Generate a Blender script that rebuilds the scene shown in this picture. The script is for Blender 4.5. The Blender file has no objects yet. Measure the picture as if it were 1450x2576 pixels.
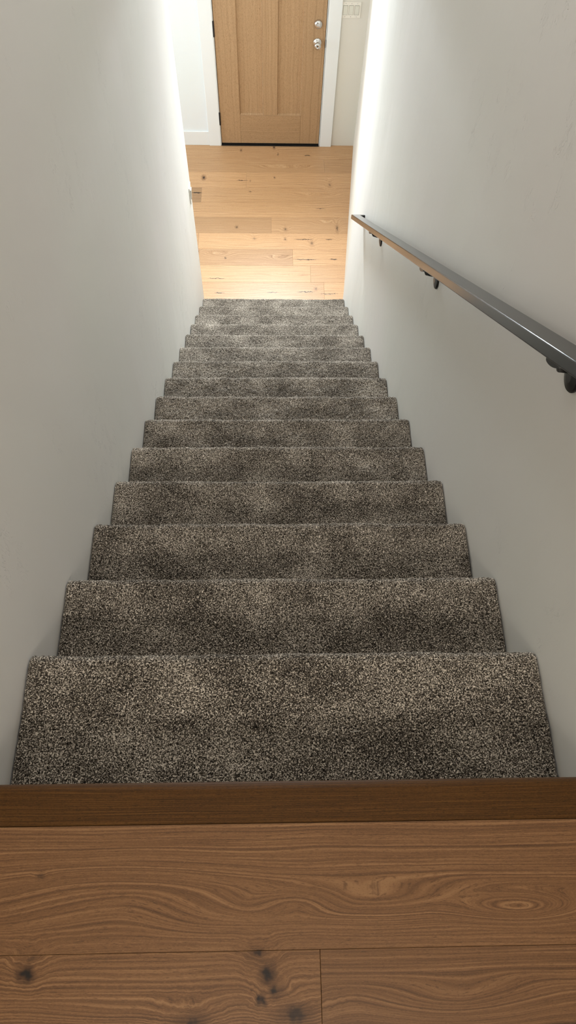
import bpy, bmesh, math, random
import numpy as np
from mathutils import Vector, Matrix

random.seed(4); rng = np.random.default_rng(11)
C = bpy.context.scene.collection
XL, XR = -0.532, 0.595          # stairwell wall faces
RISE, RUN, NS = 0.19, 0.253, 15
ZF = -16 * RISE                 # foyer floor
YC = 3.886                      # where the stairwell walls end
YD = 5.897                      # face of the door wall
ZT = 2.45                       # upper ceiling

# ------------------------------------------------------------ helpers
def link(name, me, mat=None, parent=None, smooth=False):
    o = bpy.data.objects.new(name, me); C.objects.link(o)
    if mat: me.materials.append(mat)
    if parent: o.parent = parent
    if smooth:
        for p in me.polygons: p.use_smooth = True
    return o
def from_bm(name, bm, mat=None, parent=None, smooth=False):
    bmesh.ops.recalc_face_normals(bm, faces=bm.faces)
    me = bpy.data.meshes.new(name); bm.to_mesh(me); bm.free()
    return link(name, me, mat, parent, smooth)
def add_box(bm, x0, x1, y0, y1, z0, z1):
    v = [bm.verts.new((x, y, z)) for x in (x0, x1) for y in (y0, y1) for z in (z0, z1)]
    for f in ((0,1,3,2),(4,6,7,5),(0,4,5,1),(2,3,7,6),(0,2,6,4),(1,5,7,3)):
        bm.faces.new([v[i] for i in f])
    return v
def box(name, a, mat, parent=None, bevel=0.0, seg=2):
    bm = bmesh.new(); add_box(bm, *a)
    if bevel: bmesh.ops.bevel(bm, geom=bm.edges[:], offset=bevel, segments=seg, affect='EDGES', profile=.5)
    return from_bm(name, bm, mat, parent)
def thing(name, label, cat, loc=(0,0,0), group=None):
    o = bpy.data.objects.new(name, None); C.objects.link(o); o.location = loc
    o['label'] = label; o['category'] = cat
    if group: o['group'] = group
    return o
def tag(o, label, cat):
    o['label'] = label; o['category'] = cat; return o
def struct(o, label=None):
    o['kind'] = 'structure'
    if label: o['label'] = label
    return o
def lathe(bm, prof, origin, axis, n=40):
    """revolve (r, h) profile about axis through origin"""
    axis = Vector(axis).normalized(); t = axis.orthogonal().normalized(); b = axis.cross(t)
    rings = []
    for r, h in prof:
        rings.append([bm.verts.new(Vector(origin) + axis*h + (t*math.cos(2*math.pi*i/n) + b*math.sin(2*math.pi*i/n))*max(r, 1e-5)) for i in range(n)])
    for a, c in zip(rings, rings[1:]):
        for i in range(n): bm.faces.new((a[i], a[(i+1) % n], c[(i+1) % n], c[i]))
    bm.faces.new(rings[0]); bm.faces.new(rings[-1])
def tube(bm, pts, r, n=14):
    pts = [Vector(p) for p in pts]; rings = []
    for i, p in enumerate(pts):
        d = (pts[min(i+1, len(pts)-1)] - pts[max(i-1, 0)]).normalized()
        t = d.cross(Vector((0, 1, 0.3))).normalized(); b = d.cross(t)
        rings.append([bm.verts.new(p + (t*math.cos(2*math.pi*k/n) + b*math.sin(2*math.pi*k/n))*r) for k in range(n)])
    for a, c in zip(rings, rings[1:]):
        for i in range(n): bm.faces.new((a[i], a[(i+1) % n], c[(i+1) % n], c[i]))
    bm.faces.new(rings[0]); bm.faces.new(rings[-1])

# ------------------------------------------------------------ materials
class NT:
    def __init__(s, name):
        s.m = bpy.data.materials.new(name); s.m.use_nodes = True
        s.t = s.m.node_tree; s.b = s.t.nodes['Principled BSDF']
    def n(s, typ, **kw):
        x = s.t.nodes.new(typ)
        for k, v in kw.items(): setattr(x, k, v)
        return x
    def l(s, a, b): s.t.links.new(a, b)
    def put(s, sock, v):
        if hasattr(v, 'links') or isinstance(v, bpy.types.NodeSocket): s.l(v, sock)
        else: sock.default_value = v
    def math(s, op, a, b=0.0, c=None, clamp=False):
        x = s.n('ShaderNodeMath', operation=op, use_clamp=clamp)
        s.put(x.inputs[0], a); s.put(x.inputs[1], b)
        if c is not None: s.put(x.inputs[2], c)
        return x.outputs[0]
    def vm(s, op, a, b):
        x = s.n('ShaderNodeVectorMath', operation=op); s.put(x.inputs[0], a); s.put(x.inputs[1], b)
        return x.outputs['Value'] if op in ('LENGTH', 'DISTANCE') else x.outputs[0]
    def noise(s, vec, scale, detail=2, rough=.5, dims='3D', w=None, dist=0.0):
        x = s.n('ShaderNodeTexNoise', noise_dimensions=dims)
        if dims != '1D': s.put(x.inputs['Vector'], vec)
        if w is not None: s.put(x.inputs['W'], w)
        x.inputs['Scale'].default_value = scale; x.inputs['Detail'].default_value = detail
        x.inputs['Roughness'].default_value = rough; x.inputs['Distortion'].default_value = dist
        return x.outputs['Fac']
    def mr(s, v, a, b, c, d, smooth=True):
        x = s.n('ShaderNodeMapRange', interpolation_type='SMOOTHSTEP' if smooth else 'LINEAR')
        s.put(x.inputs[0], v)
        for i, k in zip((1, 2, 3, 4), (a, b, c, d)): s.put(x.inputs[i], k)
        return x.outputs[0]
    def mix(s, f, a, b, blend='MIX'):
        x = s.n('ShaderNodeMix', data_type='RGBA', blend_type=blend)
        s.put(x.inputs[0], f); s.put(x.inputs[6], a); s.put(x.inputs[7], b)
        return x.outputs[2]
    def ramp(s, f, stops):
        x = s.n('ShaderNodeValToRGB'); s.l(f, x.inputs[0]); e = x.color_ramp.elements
        while len(e) < len(stops): e.new(.5)
        for k, (p, c) in zip(e, stops): k.position = p; k.color = c
        return x.outputs[0]
    def bump(s, h, strength, dist, prev=None):
        x = s.n('ShaderNodeBump'); s.l(h, x.inputs['Height'])
        x.inputs['Strength'].default_value = strength; x.inputs['Distance'].default_value = dist
        if prev: s.l(prev, x.inputs['Normal'])
        return x.outputs[0]
def srgb(r, g, b):
    f = lambda c: (c/255/12.92) if c/255 <= .04045 else ((c/255+.055)/1.055)**2.4
    return (f(r), f(g), f(b), 1)
def plain(name, col, rough=.5, metal=0.0, spec=.5):
    m = NT(name); m.b.inputs['Base Color'].default_value = col; m.b.inputs['Roughness'].default_value = rough
    m.b.inputs['Metallic'].default_value = metal; m.b.inputs['Specular IOR Level'].default_value = spec
    co = m.n('ShaderNodeTexCoord').outputs['Object']
    h = m.noise(co, 300, 2); m.l(m.bump(h, .05, .001), m.b.inputs['Normal'])
    return m.m

def plaster(name, col, marks=1.0):
    m = NT(name); co = m.n('ShaderNodeTexCoord').outputs['Object']
    mp = m.vm('MULTIPLY', co, (1, 1, .35))
    broad = m.noise(mp, 3.0, 3, .5)
    # hand-trowelled skip marks: thin, mostly upright scratches gathered in patches
    warp = m.n('ShaderNodeTexNoise'); m.l(co, warp.inputs['Vector']); warp.inputs['Scale'].default_value = 14
    wv = m.vm('ADD', co, m.vm('MULTIPLY', warp.outputs['Color'], (.05, .05, .05)))
    fine = m.noise(m.vm('MULTIPLY', wv, (1, 1.0, .22)), 95, 2, .5)
    line = m.mr(m.math('ABSOLUTE', m.math('SUBTRACT', fine, .5)), 0.0, .018, 1.0, 0.0)
    patch = m.mr(m.noise(m.vm('MULTIPLY', co, (1, 1, .6)), 4.2, 2, .6), .535, .64, 0.0, 1.0)
    patch2 = m.mr(m.noise(co, 17, 1, .5), .47, .60, 0.0, 1.0)
    marksv = m.math('MULTIPLY', line, m.math('MULTIPLY', patch, patch2))
    orange = m.noise(co, 130, 3, .6)
    b1 = m.bump(broad, .35, .02)
    b2 = m.bump(orange, .12, .0012, b1)
    b3 = m.bump(m.math('MULTIPLY', marksv, -1.0), min(1.0, .6*marks), .0028, b2)
    m.l(b3, m.b.inputs['Normal'])
    tint = m.ramp(m.noise(co, 1.1, 2, .5), [(.3, (col[0]*.985, col[1]*1.0, col[2]*.985, 1)), (.7, (col[0]*1.01, col[1]*.995, col[2]*1.01, 1))])
    m.l(tint, m.b.inputs['Base Color']); m.b.inputs['Roughness'].default_value = .6
    m.b.inputs['Specular IOR Level'].default_value = .3
    return m.m

def wood(name, dark, mid, light, ring_scale, knots=(), cracks=(), swirls=(), warp=.018, rough=.42, fine=1.0, pore=1.0, contrast=1.0):
    """coordinates come from the point attribute wv = (along grain, across grain, board seed)"""
    m = NT(name)
    at = m.n('ShaderNodeAttribute', attribute_name='wv').outputs['Vector']
    tone = m.n('ShaderNodeAttribute', attribute_name='tone').outputs['Fac']
    sp = m.n('ShaderNodeSeparateXYZ'); m.l(at, sp.inputs[0]); u, v, sd = sp.outputs
    def vec(a, b, c):
        x = m.n('ShaderNodeCombineXYZ'); m.put(x.inputs[0], a); m.put(x.inputs[1], b); m.put(x.inputs[2], c); return x.outputs[0]
    low = m.noise(vec(m.math('MULTIPLY', u, 2.2), m.math('MULTIPLY', v, 9.0), m.math('MULTIPLY', sd, 7.3)), 1.0, 2, .5)
    med = m.noise(vec(m.math('MULTIPLY', u, 11), m.math('MULTIPLY', v, 40), m.math('MULTIPLY', sd, 3.3)), 1.0, 2, .5)
    F = m.math('ADD', v, m.math('MULTIPLY', m.math('SUBTRACT', low, .5), warp*4))
    F = m.math('ADD', F, m.math('MULTIPLY', m.math('SUBTRACT', med, .5), warp*.35))
    P2 = vec(u, v, 0.0)
    wob = m.n('ShaderNodeTexNoise'); m.l(P2, wob.inputs['Vector']); wob.inputs['Scale'].default_value = 60
    P3 = m.vm('ADD', P2, m.vm('MULTIPLY', m.vm('SUBTRACT', wob.outputs['Color'], (.5, .5, .5)), (.026, .022, 0)))
    for (cx, cy, a, b, A) in swirls:
        d = m.vm('LENGTH', m.vm('MULTIPLY', m.vm('SUBTRACT', P2, (cx, cy, 0)), (1/a, 1/b, 0)), (0, 0, 0))
        F = m.math('ADD', F, m.mr(d, 0, 2.0, A, 0))
    dk = None; halo = None
    for (cx, cy, a, b, s) in knots:
        d = m.vm('LENGTH', m.vm('MULTIPLY', m.vm('SUBTRACT', P3, (cx, cy, 0)), (1/a, 1/b, 0)), (0, 0, 0))
        F = m.math('ADD', F, m.mr(d, 0, 5.0, b*1.3, 0))
        k = m.mr(d, .2, .95, s, 0); h = m.mr(d, .3, 2.5, .85*s*s, 0)
        dk = k if dk is None else m.math('MAXIMUM', dk, k)
        halo = h if halo is None else m.math('MAXIMUM', halo, h)
    for (cx, cy, a, b) in cracks:
        d = m.vm('LENGTH', m.vm('MULTIPLY', m.vm('SUBTRACT', P3, (cx, cy, 0)), (1/a, 1/b, 0)), (0, 0, 0))
        k = m.mr(d, .5, 1.1, .9, 0)
        dk = k if dk is None else m.math('MAXIMUM', dk, k)
    W = m.math('ADD', F, m.math('MULTIPLY', sd, 1.7))
    rings = m.noise(None, ring_scale, 3, .62, dims='1D', w=W)
    streak = m.noise(vec(m.math('MULTIPLY', u, 5), m.math('MULTIPLY', F, 330), sd), 1.0, 3, .6)
    pores = m.noise(vec(m.math('MULTIPLY', u, 70), m.math('MULTIPLY', F, 900), sd), 1.0, 2, .6)
    speck = m.noise(vec(m.math('MULTIPLY', u, 260), m.math('MULTIPLY', v, 900), sd), 1.0, 1, .5)
    g = m.math('ADD', m.math('MULTIPLY', m.math('SUBTRACT', rings, .5), 1.5*contrast), m.math('MULTIPLY', m.math('SUBTRACT', streak, .5), .75*fine))
    g = m.math('ADD', g, .5)
    col = m.ramp(g, [(.12, dark), (.5, mid), (.9, light)])
    blotch = m.noise(vec(m.math('MULTIPLY', u, 3), m.math('MULTIPLY', v, 6), m.math('MULTIPLY', sd, 5)), 1.0, 3, .55)
    col = m.mix(m.mr(blotch, .35, .75, 0, .35), col, mid)
    col = m.mix(m.mr(pores, .54, .72, 0, .6*pore), col, dark)
    col = m.mix(m.mr(speck, .60, .72, 0, .35*pore), col, dark)
    col = m.mix(m.mr(speck, .40, .28, 0, .25*pore), col, light)
    if halo is not None: col = m.mix(halo, col, (dark[0]*.42, dark[1]*.36, dark[2]*.32, 1))
    if dk is not None: col = m.mix(dk, col, (.008, .005, .004, 1))
    x = m.n('ShaderNodeVectorMath', operation='SCALE'); m.l(col, x.inputs[0]); m.l(tone, x.inputs['Scale'])
    m.l(x.outputs[0], m.b.inputs['Base Color'])
    h = m.math('ADD', m.math('MULTIPLY', rings, .5), m.math('MULTIPLY', pores, -.6))
    m.l(m.bump(h, .15, .0004), m.b.inputs['Normal'])
    m.l(m.mr(g, 0, 1, rough+.08, rough-.05, False), m.b.inputs['Roughness'])
    m.b.inputs['Specular IOR Level'].default_value = .4
    return m.m

def carpet_mat():
    m = NT('carpet_pile'); co = m.n('ShaderNodeTexCoord').outputs['Object']
    wob = m.n('ShaderNodeTexNoise'); m.l(co, wob.inputs['Vector']); wob.inputs['Scale'].default_value = 130
    p = m.vm('ADD', co, m.vm('MULTIPLY', wob.outputs['Color'], (.008, .008, .008)))
    f1 = m.noise(p, 340, 1.5, .6); f2 = m.noise(m.vm('ADD', p, (3.1, 1.7, .4)), 640, 1, .5)
    f = m.math('ADD', m.math('MULTIPLY', f1, .72), m.math('MULTIPLY', f2, .28))
    patch = m.noise(m.vm('MULTIPLY', co, (1, 1.3, 1.3)), 7.0, 2.5, .55)
    f = m.math('ADD', f, m.math('MULTIPLY', m.math('SUBTRACT', patch, .5), .16))  # footprint wear and pile-lean shading, mixed into the colour as blotches
    col = m.ramp(f, [(.39, srgb(19, 16, 14)), (.46, srgb(66, 59, 51)), (.53, srgb(117, 107, 94)), (.605, srgb(228, 217, 201))])
    m.l(col, m.b.inputs['Base Color']); m.b.inputs['Roughness'].default_value = .95
    m.b.inputs['Specular IOR Level'].default_value = .08
    m.b.inputs['Sheen Weight'].default_value = .25; m.b.inputs['Sheen Roughness'].default_value = .5
    m.b.inputs['Sheen Tint'].default_value = (.9, .85, .75, 1)
    m.l(m.bump(f1, .8, .003), m.b.inputs['Normal'])
    return m.m

M_wall = plaster('trowelled_plaster', srgb(231, 229, 223))
M_cream = plaster('foyer_plaster', srgb(228, 224, 214), .3)
M_ceil = plain('ceiling_paint', srgb(225, 223, 216), .7)
M_trim = plain('white_trim_paint', srgb(238, 240, 239), .35)
M_white = plaster('cool_white_plaster', srgb(238, 242, 243), .2)  # door wall's left part, whiter and cooler than the right
M_black = plain('black_bronze', (.012, .011, .011, 1), .35, .3)
M_hinge = plain('dark_hinge', (.03, .028, .03, 1), .4, .6)
M_nickel = plain('brushed_nickel', (.62, .61, .60, 1), .22, 1.0)
M_plate = plain('switch_white', srgb(238, 233, 222), .3)
M_rocker = plain('switch_rocker', srgb(222, 220, 208), .3)
M_gap_shade = plain('gap_shade_grey', srgb(165, 160, 148), .5)  # shade of the switch gaps, given as a colour
M_gap = plain('dark_gap', (.02, .016, .012, 1), .8)
M_carpet = carpet_mat()
def U2(*k): return k
M_land = wood('shaded_landing_oak', srgb(70, 44, 22), srgb(122, 86, 54), srgb(162, 122, 84), 230,  # same oak as the foyer, the landing's dim light put into darker colours
    knots=[(-.392, -.290, .010, .008, 1.0), (-.023, -.268, .011, .009, .75), (-.007, -.296, .010, .010, .95), (.003, -.318, .009, .007, .95), (-.019, -.331, .005, .005, 1.0),
           (.036, -.352, .022, .012, .75), (-.127, -.362, .020, .012, .8), (-.385, -.155, .006, .004, .5), (-.385, -.27, .012, .008, .4)],
    swirls=[(.42, -.213, .085, .018, .050), (.17, -.200, .16, .024, .034), (.045, -.198, .05, .014, -.022), (-.25, -.17, .17, .040, -.030), (-.08, -.215, .09, .03, .012), (.30, -.34, .10, .025, .025), (-.22, -.345, .10, .014, .012)],
    warp=.0055, rough=.42, contrast=.58, fine=1.0, pore=1.0)
M_nose = wood('nosing_oak', srgb(42, 24, 6), srgb(80, 51, 19), srgb(114, 78, 35), 420, warp=.003, rough=.42, contrast=.45, fine=1.2, pore=1.5)
M_nose.node_tree.nodes['Principled BSDF'].inputs['Specular IOR Level'].default_value = .22
M_foyer = wood('foyer_oak', srgb(140, 96, 58), srgb(206, 162, 118), srgb(232, 196, 156), 150,
    knots=[(-.605, 5.433, .013, .022, 1.0), (.048, 5.441, .006, .010, .75), (-.176, 5.395, .006, .010, .6), (-.290, 4.802, .010, .014, .75), (.139, 4.777, .014, .020, .6),
           (-.134, 4.663, .02, .02, .35), (.137, 4.656, .010, .014, .6), (.369, 4.61, .014, .03, .5), (-.382, 4.429, .006, .010, .7), (-.175, 5.253, .008, .012, .55),
           (.556, 5.351, .014, .026, .45), (.388, 4.085, .011, .016, .55), (.046, 5.86, .008, .02, .75), (-.267, 5.816, .008, .02, .6), (.083, 5.765, .006, .015, .7), (.60, 4.79, .01, .04, .6), (-.62, 4.50, .01, .02, .6)],
    cracks=[(.36, 5.752, .035, .008), (.30, 4.655, .09, .005), (.52, 4.657, .035, .004), (.31, 4.416, .12, .005), (.55, 4.42, .04, .006), (-.45, 4.195, .08, .004), (-.66, 5.232, .055, .010),
            (.30, 4.05, .09, .005), (.03, 4.043, .06, .004), (-.42, 4.036, .05, .004), (.46, 5.04, .05, .004), (-.25, 5.40, .06, .004), (.5, 4.03, .08, .004)],
    swirls=[(.10, 5.57, .25, .03, .05), (.42, 5.20, .16, .03, .05), (-.45, 4.45, .12, .04, .05), (.1, 4.42, .1, .03, .04), (.5, 4.85, .1, .03, .04), (.2, 4.22, .2, .02, .03)],
    warp=.014, rough=.36, contrast=.55, fine=.9, pore=.7)
M_door = wood('door_fir', srgb(112, 80, 50), srgb(182, 147, 109), srgb(202, 170, 134), 60, warp=.014, rough=.5, contrast=.3, fine=.3, pore=1.6)

def wood_mesh(name, boxes, mat, parent=None, bevel=.0005):
    """boxes: (x0,x1,y0,y1,z0,z1, grain axis 0/1/2, across axis, seed, tone) -> one mesh"""
    bm = bmesh.new(); l1 = bm.verts.layers.float_vector.new('wv'); l2 = bm.verts.layers.float.new('tone')
    for b in boxes:
        t = bmesh.new(); add_box(t, *b[:6])
        if bevel: bmesh.ops.bevel(t, geom=t.edges[:], offset=bevel, segments=1, affect='EDGES')
        ga, ac, seed, tone = b[6:]; mp = {}
        for v in t.verts:
            n = bm.verts.new(v.co); n[l1] = (v.co[ga], v.co[ac], seed); n[l2] = tone; mp[v] = n
        for f in t.faces: bm.faces.new([mp[v] for v in f.verts])
        t.free()
    return from_bm(name, bm, mat, parent)

# ------------------------------------------------------------ room shell
TH = .12
struct(box('wall_left', (XL-TH, XL, -2.2, YC, ZF-.05, ZT), M_wall, bevel=.006))
struct(box('wall_right', (XR, XR+TH, -2.2, YC, ZF-.05, ZT), M_wall, bevel=.006))
bm = bmesh.new()       # the foyer side wall splays out slightly from the stair corner
q = [(XR+.008, YC-.01), (.806, YD+.02), (.95, YD+.02), (XR+TH, YC-.01)]
vb = [bm.verts.new((x, y, ZF-.05)) for x, y in q]; vt = [bm.verts.new((x, y, -.28)) for x, y in q]
bm.faces.new(vb); bm.faces.new(vt)
for i in range(4): bm.faces.new((vb[i], vb[(i+1) % 4], vt[(i+1) % 4], vt[i]))
struct(from_bm('wall_foyer_right', bm, M_cream))
# door wall with opening for the door and a transom window above
DX0, DX1, DZ = -.462, .476, ZF+2.06
TZ0, TZ1 = ZF+2.22, ZF+2.60
bm = bmesh.new()
add_box(bm, DX1, .86, YD, YD+.15, ZF-.05, -.28)
add_box(bm, DX0, DX1, YD, YD+.15, DZ, TZ0); add_box(bm, DX0, DX1, YD, YD+.15, TZ1, -.28)
struct(from_bm('wall_front', bm, M_cream))
struct(box('wall_front_left', (-3.42, DX0, YD, YD+.15, ZF-.05, -.28), M_white))
struct(box('wall_foyer_back', (-3.42, XL-TH, YC-TH, YC, ZF-.05, -.28), M_wall))
bm = bmesh.new()       # window wall on the foyer's left
add_box(bm, -3.54, -3.42, YC-TH, YD+.15, ZF-.05, ZF+.5); add_box(bm, -3.54, -3.42, YC-TH, YD+.15, ZF+2.3, -.28)
add_box(bm, -3.54, -3.42, YC-TH, 4.2, ZF+.5, ZF+2.3); add_box(bm, -3.54, -3.42, 5.6, YD+.15, ZF+.5, ZF+2.3)
struct(from_bm('wall_foyer_left', bm, M_cream))
struct(box('wall_header', (XL-TH, XR+TH, YC, YC+.12, -.28, ZT), M_wall))
struct(box('wall_back', (XL-TH, XR+TH, -2.32, -2.2, -.3, ZT), M_wall))
struct(box('ceiling', (XL-TH, XR+TH, -2.32, YC+.12, ZT, ZT+.1), M_ceil))
struct(box('ceiling_foyer', (-3.54, .95, YC-TH, YD+.15, -.28, -.18), M_ceil))
# windows (outside the photo's frame; they are where the daylight comes in)
def window(n, x0, x1, y0, y1, z0, z1):
    bm = bmesh.new(); w = .04
    if x1-x0 < y1-y0:
        add_box(bm, x0, x1, y0, y1, z0, z0+w); add_box(bm, x0, x1, y0, y1, z1-w, z1)
        for y in (y0, (y0+y1)/2-w/2, y1-w): add_box(bm, x0, x1, y, y+w, z0+w, z1-w)
    else:
        add_box(bm, x0, x1, y0, y1, z0, z0+w); add_box(bm, x0, x1, y0, y1, z1-w, z1)
        for x in (x0, x1-w): add_box(bm, x, x+w, y0, y1, z0+w, z1-w)
    o = struct(from_bm('window_%d' % n, bm, M_trim)); return o
window(1, -3.52, -3.45, 4.2, 5.6, ZF+.5, ZF+2.3)
window(2, DX0, DX1, YD+.04, YD+.10, TZ0, TZ1)

# foyer floor boards (rows run left-right)
rows = [3.60, 3.769, 3.962, 4.155, 4.345, 4.536, 4.727, 4.924, 5.111, 5.303, 5.511, 5.698, 5.889, 6.02]
joints = {2: [.457], 3: [.348], 4: [.199], 5: [-.62], 6: [.016], 7: [], 8: [-.618], 9: [-.213], 10: [.515], 11: []}
tones = {2: (.95, 1.03), 3: (1.04, .97), 4: (.84, 1.05), 5: (.95, 1.06), 6: (.80, .90), 7: (1.0,), 8: (.70, .97), 9: (1.04, .99), 10: (.88, .84), 11: (.90,)}
B = []
for i in range(len(rows)-1):
    js = joints.get(i, [random.uniform(-.5, .6)])
    xs = [-3.45] + [x for x in (-2.3 + .13*(i % 3),) ] + js + [.86]
    tn = tones.get(i, (1, .95)); tn = (random.uniform(.85, 1.05),) + tuple(tn) + (1,)*3
    for k in range(len(xs)-1):
        B.append((xs[k]+.0004, xs[k+1]-.0004, rows[i]+.0005, rows[i+1]-.0005, ZF-.015, ZF, 0, 1, (i*3.7+k*1.9) % 11, tn[k]))
fl = struct(wood_mesh('floor', B, M_foyer))
struct(box('floor_base', (-3.45, .86, YC-.7, 6.02, ZF-.06, ZF-.014), M_gap))
# landing floor boards
B = []
ly = [-.0770, -.2645, -.4515, -.6385, -.8255, -1.0125, -1.1995, -1.3865, -1.5735, -1.7605, -1.9475, -2.2]
lj = {0: [], 1: [.0775]}
lt = {0: (1.0,), 1: (1.0, .90)}
for i in range(len(ly)-1):
    xs = [XL] + lj.get(i, [random.uniform(-.4, .4)]) + [XR]; tn = lt.get(i, (1, .95))
    for k in range(len(xs)-1):
        B.append((xs[k]+.0003, xs[k+1]-.0003, ly[i+1]+.0002, ly[i]-.0002, -.018, 0.0, 0, 1, (i*2.3+k*1.4+.3), tn[k]))
struct(wood_mesh('floor_landing', B, M_land))
struct(box('floor_landing_base', (XL, XR, -2.2, -.035, -.30, -.017), M_gap))

# bullnose board on the landing's edge
bm = bmesh.new(); l1 = bm.verts.layers.float_vector.new('wv'); l2 = bm.verts.layers.float.new('tone')
prof = [(-.0765, -.026), (-.0765, -.0008), (-.0758, 0.0), (-.030, .0004)]
for k in range(9):
    a = math.pi/2 - math.pi*k/8
    prof.append((-.0210+.013*math.cos(a), -.0126+.013*math.sin(a)))
rings = []
for x in np.linspace(XL, XR, 30):
    r = []
    for y, z in prof:
        v = bm.verts.new((x, y, z)); v[l1] = (x, y-z, 9.1); v[l2] = 1.0; r.append(v)
    rings.append(r)
for a, b in zip(rings, rings[1:]):
    for i in range(len(prof)): bm.faces.new((a[i], a[(i+1) % len(prof)], b[(i+1) % len(prof)], b[i]))
bm.faces.new(rings[0]); bm.faces.new(rings[-1])
nz = from_bm('stair_nosing', bm, M_nose)
tag(nz, 'dark stained oak bullnose board along the landing edge above the top carpeted step', 'stair nosing')

# ------------------------------------------------------------ carpeted stairs
st = thing('staircase', 'straight flight of stairs wrapped in speckled taupe cut-pile carpet between plaster walls', 'staircase', (0, 0, 0))
dY = {1: .013, 2: .008, 3: .003}
def vnoise(nx, ny, lx, ly, cell):
    gx, gy = int(lx/cell)+3, int(ly/cell)+3
    g = rng.random((gx, gy))
    x = np.linspace(0, gx-2.01, nx); y = np.linspace(0, gy-2.01, ny)
    xi, yi = x.astype(int), y.astype(int); fx, fy = (x-xi)[:, None], (y-yi)[None, :]
    fx, fy = fx*fx*(3-2*fx), fy*fy*(3-2*fy)
    a, b = g[np.ix_(xi, yi)], g[np.ix_(xi+1, yi)]; c, d = g[np.ix_(xi, yi+1)], g[np.ix_(xi+1, yi+1)]
    return (a*(1-fx)+b*fx)*(1-fy) + (c*(1-fx)+d*fx)*fy
def tread(k):
    """one step's carpet: flat tread, rolled nose and the riser below it"""
    zt = -k*RISE; yn = k*RUN + dY.get(k, 0)
    yb = (k-1)*RUN + dY.get(k-1, 0) - (.028 if k > 1 else .034)
    r = .019; h = .0022 if k <= 3 else (.0028 if k <= 6 else .004)
    yf = yn + .004
    P = []
    L1 = (yf-r) - yb
    for t in np.linspace(0, 1, max(2, int(L1/h))): P.append((yb+L1*t, zt - .0015*math.sin(math.pi*t)))
    na = max(6, int(r*math.pi/h))
    for i in range(1, na+1):
        a = math.pi/2 - math.pi*.93*i/na
        P.append((yf-r+r*math.cos(a), zt-r+r*math.sin(a)))
    y1, z1 = P[-1]; ye = yn-.026
    hb = .006
    P.append((ye, z1-.004))
    for t in np.linspace(0, 1, int((RISE-.045)/hb))[1:]: P.append((ye, z1-.004 + (zt-RISE - (z1-.004))*t))
    P = np.array(P); n = len(P)
    T = np.gradient(P, axis=0); T /= np.linalg.norm(T, axis=1)[:, None]+1e-9
    Nn = np.stack([-T[:, 1], T[:, 0]], 1)          # outward (up on tread, forward on nose)
    x0, x1 = XL+.0015, XR-.0015; w = x1-x0; nx = int(w/h)
    X = np.linspace(x0, x1, nx)
    ln = np.linalg.norm(np.diff(P, axis=0), axis=1).sum()
    D = (vnoise(nx, n, w, ln, .0052)-.5)*.0042 + (rng.random((nx, n))-.5)*.0022 + (vnoise(nx, n, w, ln, .06)-.5)*.0035 + (vnoise(nx, n, w, ln, .2)-.5)*.004
    ed = np.minimum(X-x0, x1-X); rr = .012
    drop = np.where(ed < rr, rr-np.sqrt(np.maximum(rr**2-(rr-ed)**2, 0)), 0)*.75
    D = D - drop[:, None]
    # keep the back edge and the riser foot tame
    fade = np.ones(n); fade[-3:] = .2; D = D*fade[None, :]
    V = np.empty((nx, n, 3)); V[..., 0] = X[:, None] + (rng.random((nx, n))-.5)*h*.5
    V[0, :, 0] = x0; V[-1, :, 0] = x1
    V[..., 1] = P[None, :, 0] + D*Nn[None, :, 0]; V[..., 2] = P[None, :, 1] + D*Nn[None, :, 1]
    idx = np.arange(nx*n).reshape(nx, n)
    Q = np.stack([idx[:-1, :-1], idx[1:, :-1], idx[1:, 1:], idx[:-1, 1:]], -1).reshape(-1, 4)
    me = bpy.data.meshes.new('tread')
    me.vertices.add(nx*n); me.vertices.foreach_set('co', V.reshape(-1).astype(np.float32))
    me.loops.add(len(Q)*4); me.loops.foreach_set('vertex_index', Q.reshape(-1).astype(np.int32))
    me.polygons.add(len(Q)); me.polygons.foreach_set('loop_start', np.arange(0, len(Q)*4, 4, dtype=np.int32))
    me.update(calc_edges=True); me.validate()
    me.polygons.foreach_set('use_smooth', np.ones(len(Q), dtype=bool))
    return link('tread', me, M_carpet, st)
for k in range(1, NS+1): tread(k)
box('top_riser', (XL+.0015, XR-.0015, -.040, -.033, -RISE, -.026), M_carpet, st)
bm = bmesh.new()       # solid body of the flight under the carpet
pts = [(-.036, -.30)]
for k in range(1, NS+1):
    yb = (k-1)*RUN - .036; pts += [(yb, -k*RISE-.012), (k*RUN-.036, -k*RISE-.012)]
pts += [(NS*RUN-.036, ZF), (NS*RUN-.45, ZF), (-.036, -.62)]
cl = []
for p in pts:
    if not cl or (abs(p[0]-cl[-1][0])+abs(p[1]-cl[-1][1])) > 1e-5: cl.append(p)
fa = [bm.verts.new((XL+.003, y, z)) for y, z in cl[1:]]; fb = [bm.verts.new((XR-.003, y, z)) for y, z in cl[1:]]
bm.faces.new(fa); bm.faces.new(fb)
for i in range(len(fa)): bm.faces.new((fa[i], fa[(i+1) % len(fa)], fb[(i+1) % len(fa)], fb[i]))
from_bm('stringer_body', bm, M_gap, st)

# two bits of lint lying on the top tread
M_lint = plain('lint_white', srgb(225, 220, 210), .9)
for pts, lab in (([(.165, .1015), (.171, .0995), (.179, .1010), (.187, .1022)], 'pale straight lint thread on the top carpet tread, nearer the wooden nosing'),
                 ([(.132, .2030), (.138, .1995), (.143, .1990), (.148, .2035)], 'pale curled lint thread on the top carpet tread, nearer its rounded front edge')):
    bm = bmesh.new(); tube(bm, [(x, y, -.1870) for x, y in pts], .0007, 8)
    o = from_bm('lint_thread', bm, M_lint, None, True); tag(o, lab, 'lint'); o['group'] = 'lint on the top tread'

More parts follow.
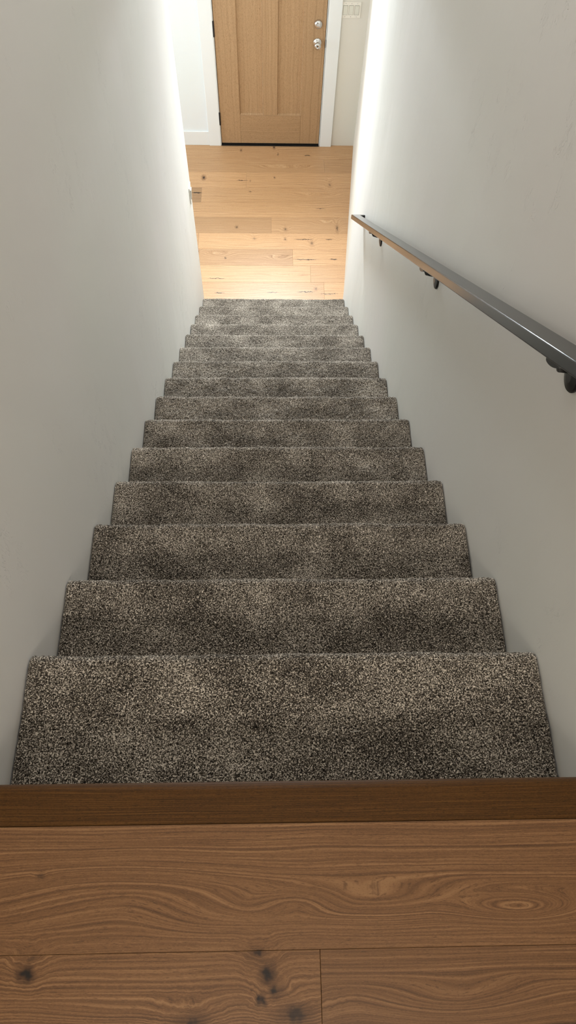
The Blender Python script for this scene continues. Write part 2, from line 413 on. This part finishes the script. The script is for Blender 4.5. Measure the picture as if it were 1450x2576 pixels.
# ------------------------------------------------------------ front door
# casings
struct(box('trim_1', (-.567, -.459, YD-.020, YD, ZF, ZF+2.16), M_trim, bevel=.002))
struct(box('trim_2', (.480, .588, YD-.020, YD, ZF, ZF+2.16), M_trim, bevel=.002))
struct(box('trim_3', (-.59, .61, YD-.022, YD, ZF+2.064, ZF+2.18), M_trim, bevel=.002))
# jambs
bm = bmesh.new()
add_box(bm, DX0, DX0+.009, YD-.012, YD+.15, ZF, DZ); add_box(bm, DX1-.004, DX1, YD-.012, YD+.15, ZF, DZ)
add_box(bm, DX0+.009, DX1-.004, YD-.012, YD+.15, DZ-.009, DZ)
struct(from_bm('trim_4', bm, M_trim))
# base board left of the door, and the low blocks at the foot of the stair walls
struct(box('baseboard_front', (-3.42, -.567, YD-.013, YD, ZF, ZF+.135), M_trim, bevel=.002))
struct(box('baseboard_left', (XL-TH+.02, XL+.022, YC-.030, YC+.014, ZF, ZF+.052), M_trim, bevel=.002))
struct(box('baseboard_right', (XR-.022, XR+.03, YC-.030, YC+.014, ZF, ZF+.052), M_trim, bevel=.002))
struct(box('baseboard_foyer_back', (-3.42, XL-TH+.02, YC, YC+.013, ZF, ZF+.135), M_trim, bevel=.002))
th = box('door_threshold', (DX0+.009, DX1-.004, YD-.022, YD+.06, ZF+.001, ZF+.010), M_black, bevel=.003)
tag(th, 'black metal threshold strip under the wooden front door', 'threshold')

dr = bpy.data.objects.new('door_1', None); C.objects.link(dr); dr.location = (0, 0, 0); dr['kind'] = 'structure'
lx0, lx1, z0, z1 = -.449, .4685, ZF+.014, ZF+2.045
yf, yb = YD-.004, YD+.040
px = [(-.266, -.053), (.075, .289)]; pz0, pz1, uz0, uz1 = ZF+.298, ZF+1.40, ZF+1.55, ZF+1.92
B = [(lx0, px[0][0], yf, yb, z0, z1, 2, 0, 1.3, 1.0), (px[1][1], lx1, yf, yb, z0, z1, 2, 0, 2.9, .97),
     (px[0][1], px[1][0], yf, yb, pz0, pz1, 2, 0, 4.1, .99),
     (px[0][0], px[1][1], yf, yb, z0, pz0, 0, 2, 5.7, .96), (px[0][0], px[1][1], yf, yb, pz1, uz0, 0, 2, 6.4, 1.0),
     (px[0][0], px[1][1], yf, yb, uz1, z1, 0, 2, 7.9, 1.0)]
wood_mesh('door_leaf', B, M_door, dr, bevel=.0025)
def panel(a, b, c, d, seed):
    bm = bmesh.new(); l1 = bm.verts.layers.float_vector.new('wv'); l2 = bm.verts.layers.float.new('tone')
    e = .008; y0, y1 = yf+.001, yf+.017
    o = [(a, c), (b, c), (b, d), (a, d)]; i_ = [(a+e, c+e), (b-e, c+e), (b-e, d-e), (a+e, d-e)]
    vo = [bm.verts.new((x, y0, z)) for x, z in o]; vm_ = [bm.verts.new((x, y1, z)) for x, z in i_]
    vk = [bm.verts.new((x, yb-.004, z)) for x, z in o]
    bm.faces.new(vm_); bm.faces.new(vk)
    for i in range(4):
        bm.faces.new((vo[i], vo[(i+1) % 4], vm_[(i+1) % 4], vm_[i])); bm.faces.new((vo[i], vo[(i+1) % 4], vk[(i+1) % 4], vk[i]))
    for v in bm.verts: v[l1] = (v.co.z, v.co.x, seed); v[l2] = 1.0
    from_bm('door_panel', bm, M_door, dr)
for j, (a, b) in enumerate(px):
    panel(a, b, pz0, pz1, 8.3+j)
panel(px[0][0], px[1][1], uz0, uz1, 10.2)
box('door_sweep', (lx0, lx1, yf-.003, yb, ZF+.010, ZF+.021), M_black, dr, bevel=.001)
for za, zb in ((1.86, 1.97), (.974, 1.089), (.205, .320)):
    bm = bmesh.new()
    lathe(bm, [(.004, -.005), (.0075, 0), (.0075, zb-za), (.004, zb-za+.005)], (lx0-.004, yf-.006, ZF+za), (0, 0, 1), 16)
    add_box(bm, lx0-.012, lx0+.003, yf-.002, yf+.02, ZF+za, ZF+zb)
    from_bm('hinge', bm, M_hinge, dr)
box('leaf_gap_shade', (lx1+.0005, DX1-.0045, yf+.004, yb, z0, z1), M_black, dr)  # black strips standing in for the shaded gaps between leaf and jambs
box('leaf_gap_shade', (DX0+.0095, lx0-.0005, yf+.004, yb, z0, z1), M_black, dr)
box('strike_plate', (lx1-.001, DX1+.003, yf-.005, yf+.01, ZF+.895, ZF+.955), M_hinge, dr, bevel=.001)
# knob and deadbolt
bm = bmesh.new(); c = (.404, yf, ZF+.935)
lathe(bm, [(.035, 0), (.035, .003), (.032, .008), (.020, .011), (.0135, .014), (.0125, .030), (.018, .036), (.0255, .043), (.0275, .052), (.0255, .061), (.018, .066), (.008, .0675), (.007, .0655), (.0, .0655)], c, (0, -1, 0))
kb = from_bm('door_knob', bm, M_nickel, dr, True)
box('privacy_button', (.401, .407, yf-.070, yf-.064, c[2]-.001, c[2]+.001), M_hinge, kb)
bm = bmesh.new(); c = (.403, yf, ZF+1.078)
lathe(bm, [(.034, 0), (.034, .004), (.031, .012), (.026, .019), (.014, .021), (0, .021)], c, (0, -1, 0))
db = from_bm('deadbolt', bm, M_nickel, dr, True)
box('thumb_turn', (.388, .418, yf-.036, yf-.020, c[2]-.004, c[2]+.004), M_nickel, db, bevel=.0025)

# ------------------------------------------------------------ switch plates
sw = thing('light_switch', 'white triple rocker switch plate on the cream wall right of the front door', 'light switch', (.655, YD, ZF+1.185))
def swpart(name, x0, x1, y0, y1, z0, z1, mat, parent, bev=.001):
    o = box(name, (x0, x1, y0, y1, z0, z1), mat, parent, bevel=bev); return o
swpart('plate', -.074, .084, -.007, 0, -.0585, .0585, M_plate, sw, .002)
for i in range(3):
    cx = -.041 + .046*i
    bm = bmesh.new(); add_box(bm, cx-.0185, cx+.0185, -.0076, -.0060, -.0355, .0355); from_bm('rocker_gap_shade', bm, M_gap_shade, sw)  # raised grey sheet, standing in for the shade around the rocker
    bm = bmesh.new()
    vs = add_box(bm, cx-.0165, cx+.0165, -.0095, -.0065, -.0335, .0335)
    for v in vs:
        if v.co.y < -.009 and v.co.z > 0: v.co.y -= .003
    bmesh.ops.bevel(bm, geom=bm.edges[:], offset=.0008, segments=2, affect='EDGES')
    from_bm('rocker', bm, M_rocker, sw)
    for z in (-.048, .048):
        bm = bmesh.new(); lathe(bm, [(.0032, 0), (.0032, .0008), (.002, .0014), (0, .0014)], (cx, -.0068, z), (0, -1, 0), 12); from_bm('screw', bm, M_hinge if 0 else M_nickel, sw)
s2 = thing('light_switch', 'single white switch plate on the left stair wall, close to its bottom corner', 'light switch', (XL, 3.808, -1.885))
swpart('plate', 0, .007, -.036, .036, -.06, .06, M_plate, s2, .002)
bm = bmesh.new(); add_box(bm, .0062, .0076, -.0185, .0185, -.0355, .0355); from_bm('rocker_gap_shade', bm, M_gap, s2)  # dark sheet standing in for the shaded gap round this rocker
bm = bmesh.new(); vs = add_box(bm, .0068, .0100, -.0165, .0165, -.0335, .0335)
for v in vs:
    if v.co.x > .009 and v.co.z > 0: v.co.x += .004
from_bm('rocker', bm, M_rocker, s2)

# ------------------------------------------------------------ handrail
def rail_mat():
    m = NT('satin_bronze_rail'); co = m.n('ShaderNodeTexCoord').outputs['Object']
    n = m.noise(co, 400, 2, .5)
    m.l(m.ramp(n, [(.3, (.014, .0135, .014, 1)), (.7, (.022, .021, .022, 1))]), m.b.inputs['Base Color'])
    m.b.inputs['Metallic'].default_value = 0.0; m.b.inputs['Roughness'].default_value = .17
    m.b.inputs['IOR'].default_value = 1.5
    m.l(m.bump(n, .04, .0005), m.b.inputs['Normal'])
    return m.m
M_rail = rail_mat()
SL = RISE/RUN; rx0, rx1 = .516, .566
hr = thing('handrail', 'dark flat metal handrail running down the right stair wall on round brackets', 'handrail', (XR, 0, .85))
def H(y, h): return h - SL*y - .85       # local z for height h above the nosing line
bm = bmesh.new()
ya, yz = .05, 3.40
X0, X1 = rx0-XR, rx1-XR
v = []
for x, y, h in ((X0, ya, .8165), (X1, ya, .8165), (X1, ya, .850), (X0, ya, .850)): v.append(bm.verts.new((x, y, H(y, h))))
w = []
for x, y, h in ((X0, yz+.05, .8165), (X1, yz, .8165), (X1, yz, .850), (X0, yz+.05, .850)): w.append(bm.verts.new((x, y, H(y, h))))
u = []
for h, x, dy in ((.8165, -.0005, .05), (.8165, -.0005, 0), (.850, -.0005, 0), (.850, -.0005, .05)): u.append(bm.verts.new((x, yz+dy, H(yz+dy, h))))
bm.faces.new(v)
for i in range(4):
    if i != 1: bm.faces.new((v[i], v[(i+1) % 4], w[(i+1) % 4], w[i]))
bm.faces.new((v[1], v[2], w[2], w[1]))
bm.faces.new((w[0], w[1], u[1], u[0])); bm.faces.new((w[3], w[2], u[2], u[3]))
bm.faces.new((w[0], w[3], u[3], u[0])); bm.faces.new((w[1], w[2], u[2], u[1])); bm.faces.new(u)
bmesh.ops.recalc_face_normals(bm, faces=bm.faces)
ed = [e for e in bm.edges if e.calc_length() > 1.0]
bmesh.ops.bevel(bm, geom=ed, offset=.0035, segments=4, affect='EDGES', profile=.5)
rail = from_bm('rail', bm, M_rail, hr)
def bracket(y):
    br = bmesh.new(); z = H(y, .8165)
    zc = z-.058
    lathe(br, [(.0325, 0), (.0325, .004), (.030, .007), (.022, .009), (.013, .011), (.0, .011)], (0, y, zc), (-1, 0, 0), 36)
    ob = from_bm('bracket', br, M_black, hr, False)
    a = bmesh.new(); pts = []
    xm = (X0+X1)/2-.005
    pts = [(-.008, y+.002, zc+.020), (-.026, y-.006, zc+.028), (xm+.010, y-.018, z-.012), (xm, y-.022, H(y-.022, .8165)-.006)]; tube(a, pts, .0065)
    from_bm('bracket_arm', a, M_black, ob)
    s = bmesh.new()      # saddle with a rounded belly, lying along the rail's underside
    n = 12; top = []; bot = []
    for xx in (xm-.014, xm+.014):
        r = []
        for i in range(n+1):
            t = -1+2*i/n; yy = y-.022+t*.028
            r.append(s.verts.new((xx, yy, H(yy, .8165)-.0135*math.sqrt(max(0, 1-t*t))-.001)))
        top.append(r)
    for i in range(n): s.faces.new((top[0][i], top[0][i+1], top[1][i+1], top[1][i]))
    s.faces.new(top[0]); s.faces.new(top[1]); s.faces.new((top[0][0], top[0][-1], top[1][-1], top[1][0]))
    from_bm('bracket_saddle', s, M_black, ob)
for y in (.705, 1.685, 2.775): bracket(y)

# ------------------------------------------------------------ lights
def area(name, loc, size, energy, col, target):
    l = bpy.data.lights.new(name, 'AREA'); l.shape = 'RECTANGLE'; l.size, l.size_y = size
    l.energy = energy; l.color = col
    o = bpy.data.objects.new(name, l); C.objects.link(o); o.location = loc
    d = Vector(target)-Vector(loc); o.rotation_euler = d.to_track_quat('-Z', 'Y').to_euler()
    return o
area('window_daylight', (-3.38, 4.9, ZF+1.4), (1.3, 1.7), 54, (.78, .90, 1.0), (0, 4.9, ZF+1.0))
area('transom_daylight', (.0, YD-.03, ZF+2.41), (.85, .34), 50, (.86, .935, 1.0), (0, 2.0, ZF+.75)).data.spread = math.radians(98)
area('foyer_fill', (-.2, 4.9, -.30), (.5, .5), 3, (1.0, .95, .88), (-.2, 4.9, -3))  # unseen source, added as a faint warm fill in the foyer
area('landing_fill', (.03, -1.75, ZT-.02), (.5, .5), 38, (1.0, .93, .84), (.03, -.6, 0))  # unseen source, added to brighten the landing, near carpet and lower walls
area('stairwell_fill', (.03, 2.2, ZT-.02), (.6, 1.0), 19, (.99, .985, 1.0), (.03, 2.1, 0))  # unseen source, added overhead to lift the stair walls and steps

w = bpy.data.worlds.new('world'); bpy.context.scene.world = w; w.use_nodes = True
sk = w.node_tree.nodes.new('ShaderNodeTexSky'); sk.sky_type = 'HOSEK_WILKIE'
w.node_tree.links.new(sk.outputs[0], w.node_tree.nodes['Background'].inputs[0])
w.node_tree.nodes['Background'].inputs[1].default_value = .5

# ------------------------------------------------------------ camera
f, p, yw, rl = 1720.8, 1.118014, -0.058303, 0.048811
cp, sp = math.cos(p), math.sin(p)
Z = Matrix.Rotation(yw, 3, 'Z')
fwd, right, up = Z@Vector((0, cp, -sp)), Z@Vector((1, 0, 0)), Z@Vector((0, sp, cp))
r2 = math.cos(rl)*right + math.sin(rl)*up; u2 = -math.sin(rl)*right + math.cos(rl)*up
cam = bpy.data.cameras.new('camera'); co = bpy.data.objects.new('camera', cam); C.objects.link(co)
R = Matrix((r2, u2, -fwd)).transposed().to_4x4(); R.translation = Vector((0, -.110367, 1.305046)); co.matrix_world = R
cam.sensor_fit = 'VERTICAL'; cam.sensor_height = 36; cam.lens = 36*f/2576; cam.clip_start = .01
S = bpy.context.scene; S.camera = co
S.view_settings.view_transform = 'Standard'; S.view_settings.look = 'None'
S.view_settings.exposure = 0.1; S.view_settings.gamma = 1.0; S.view_settings.use_curve_mapping = False
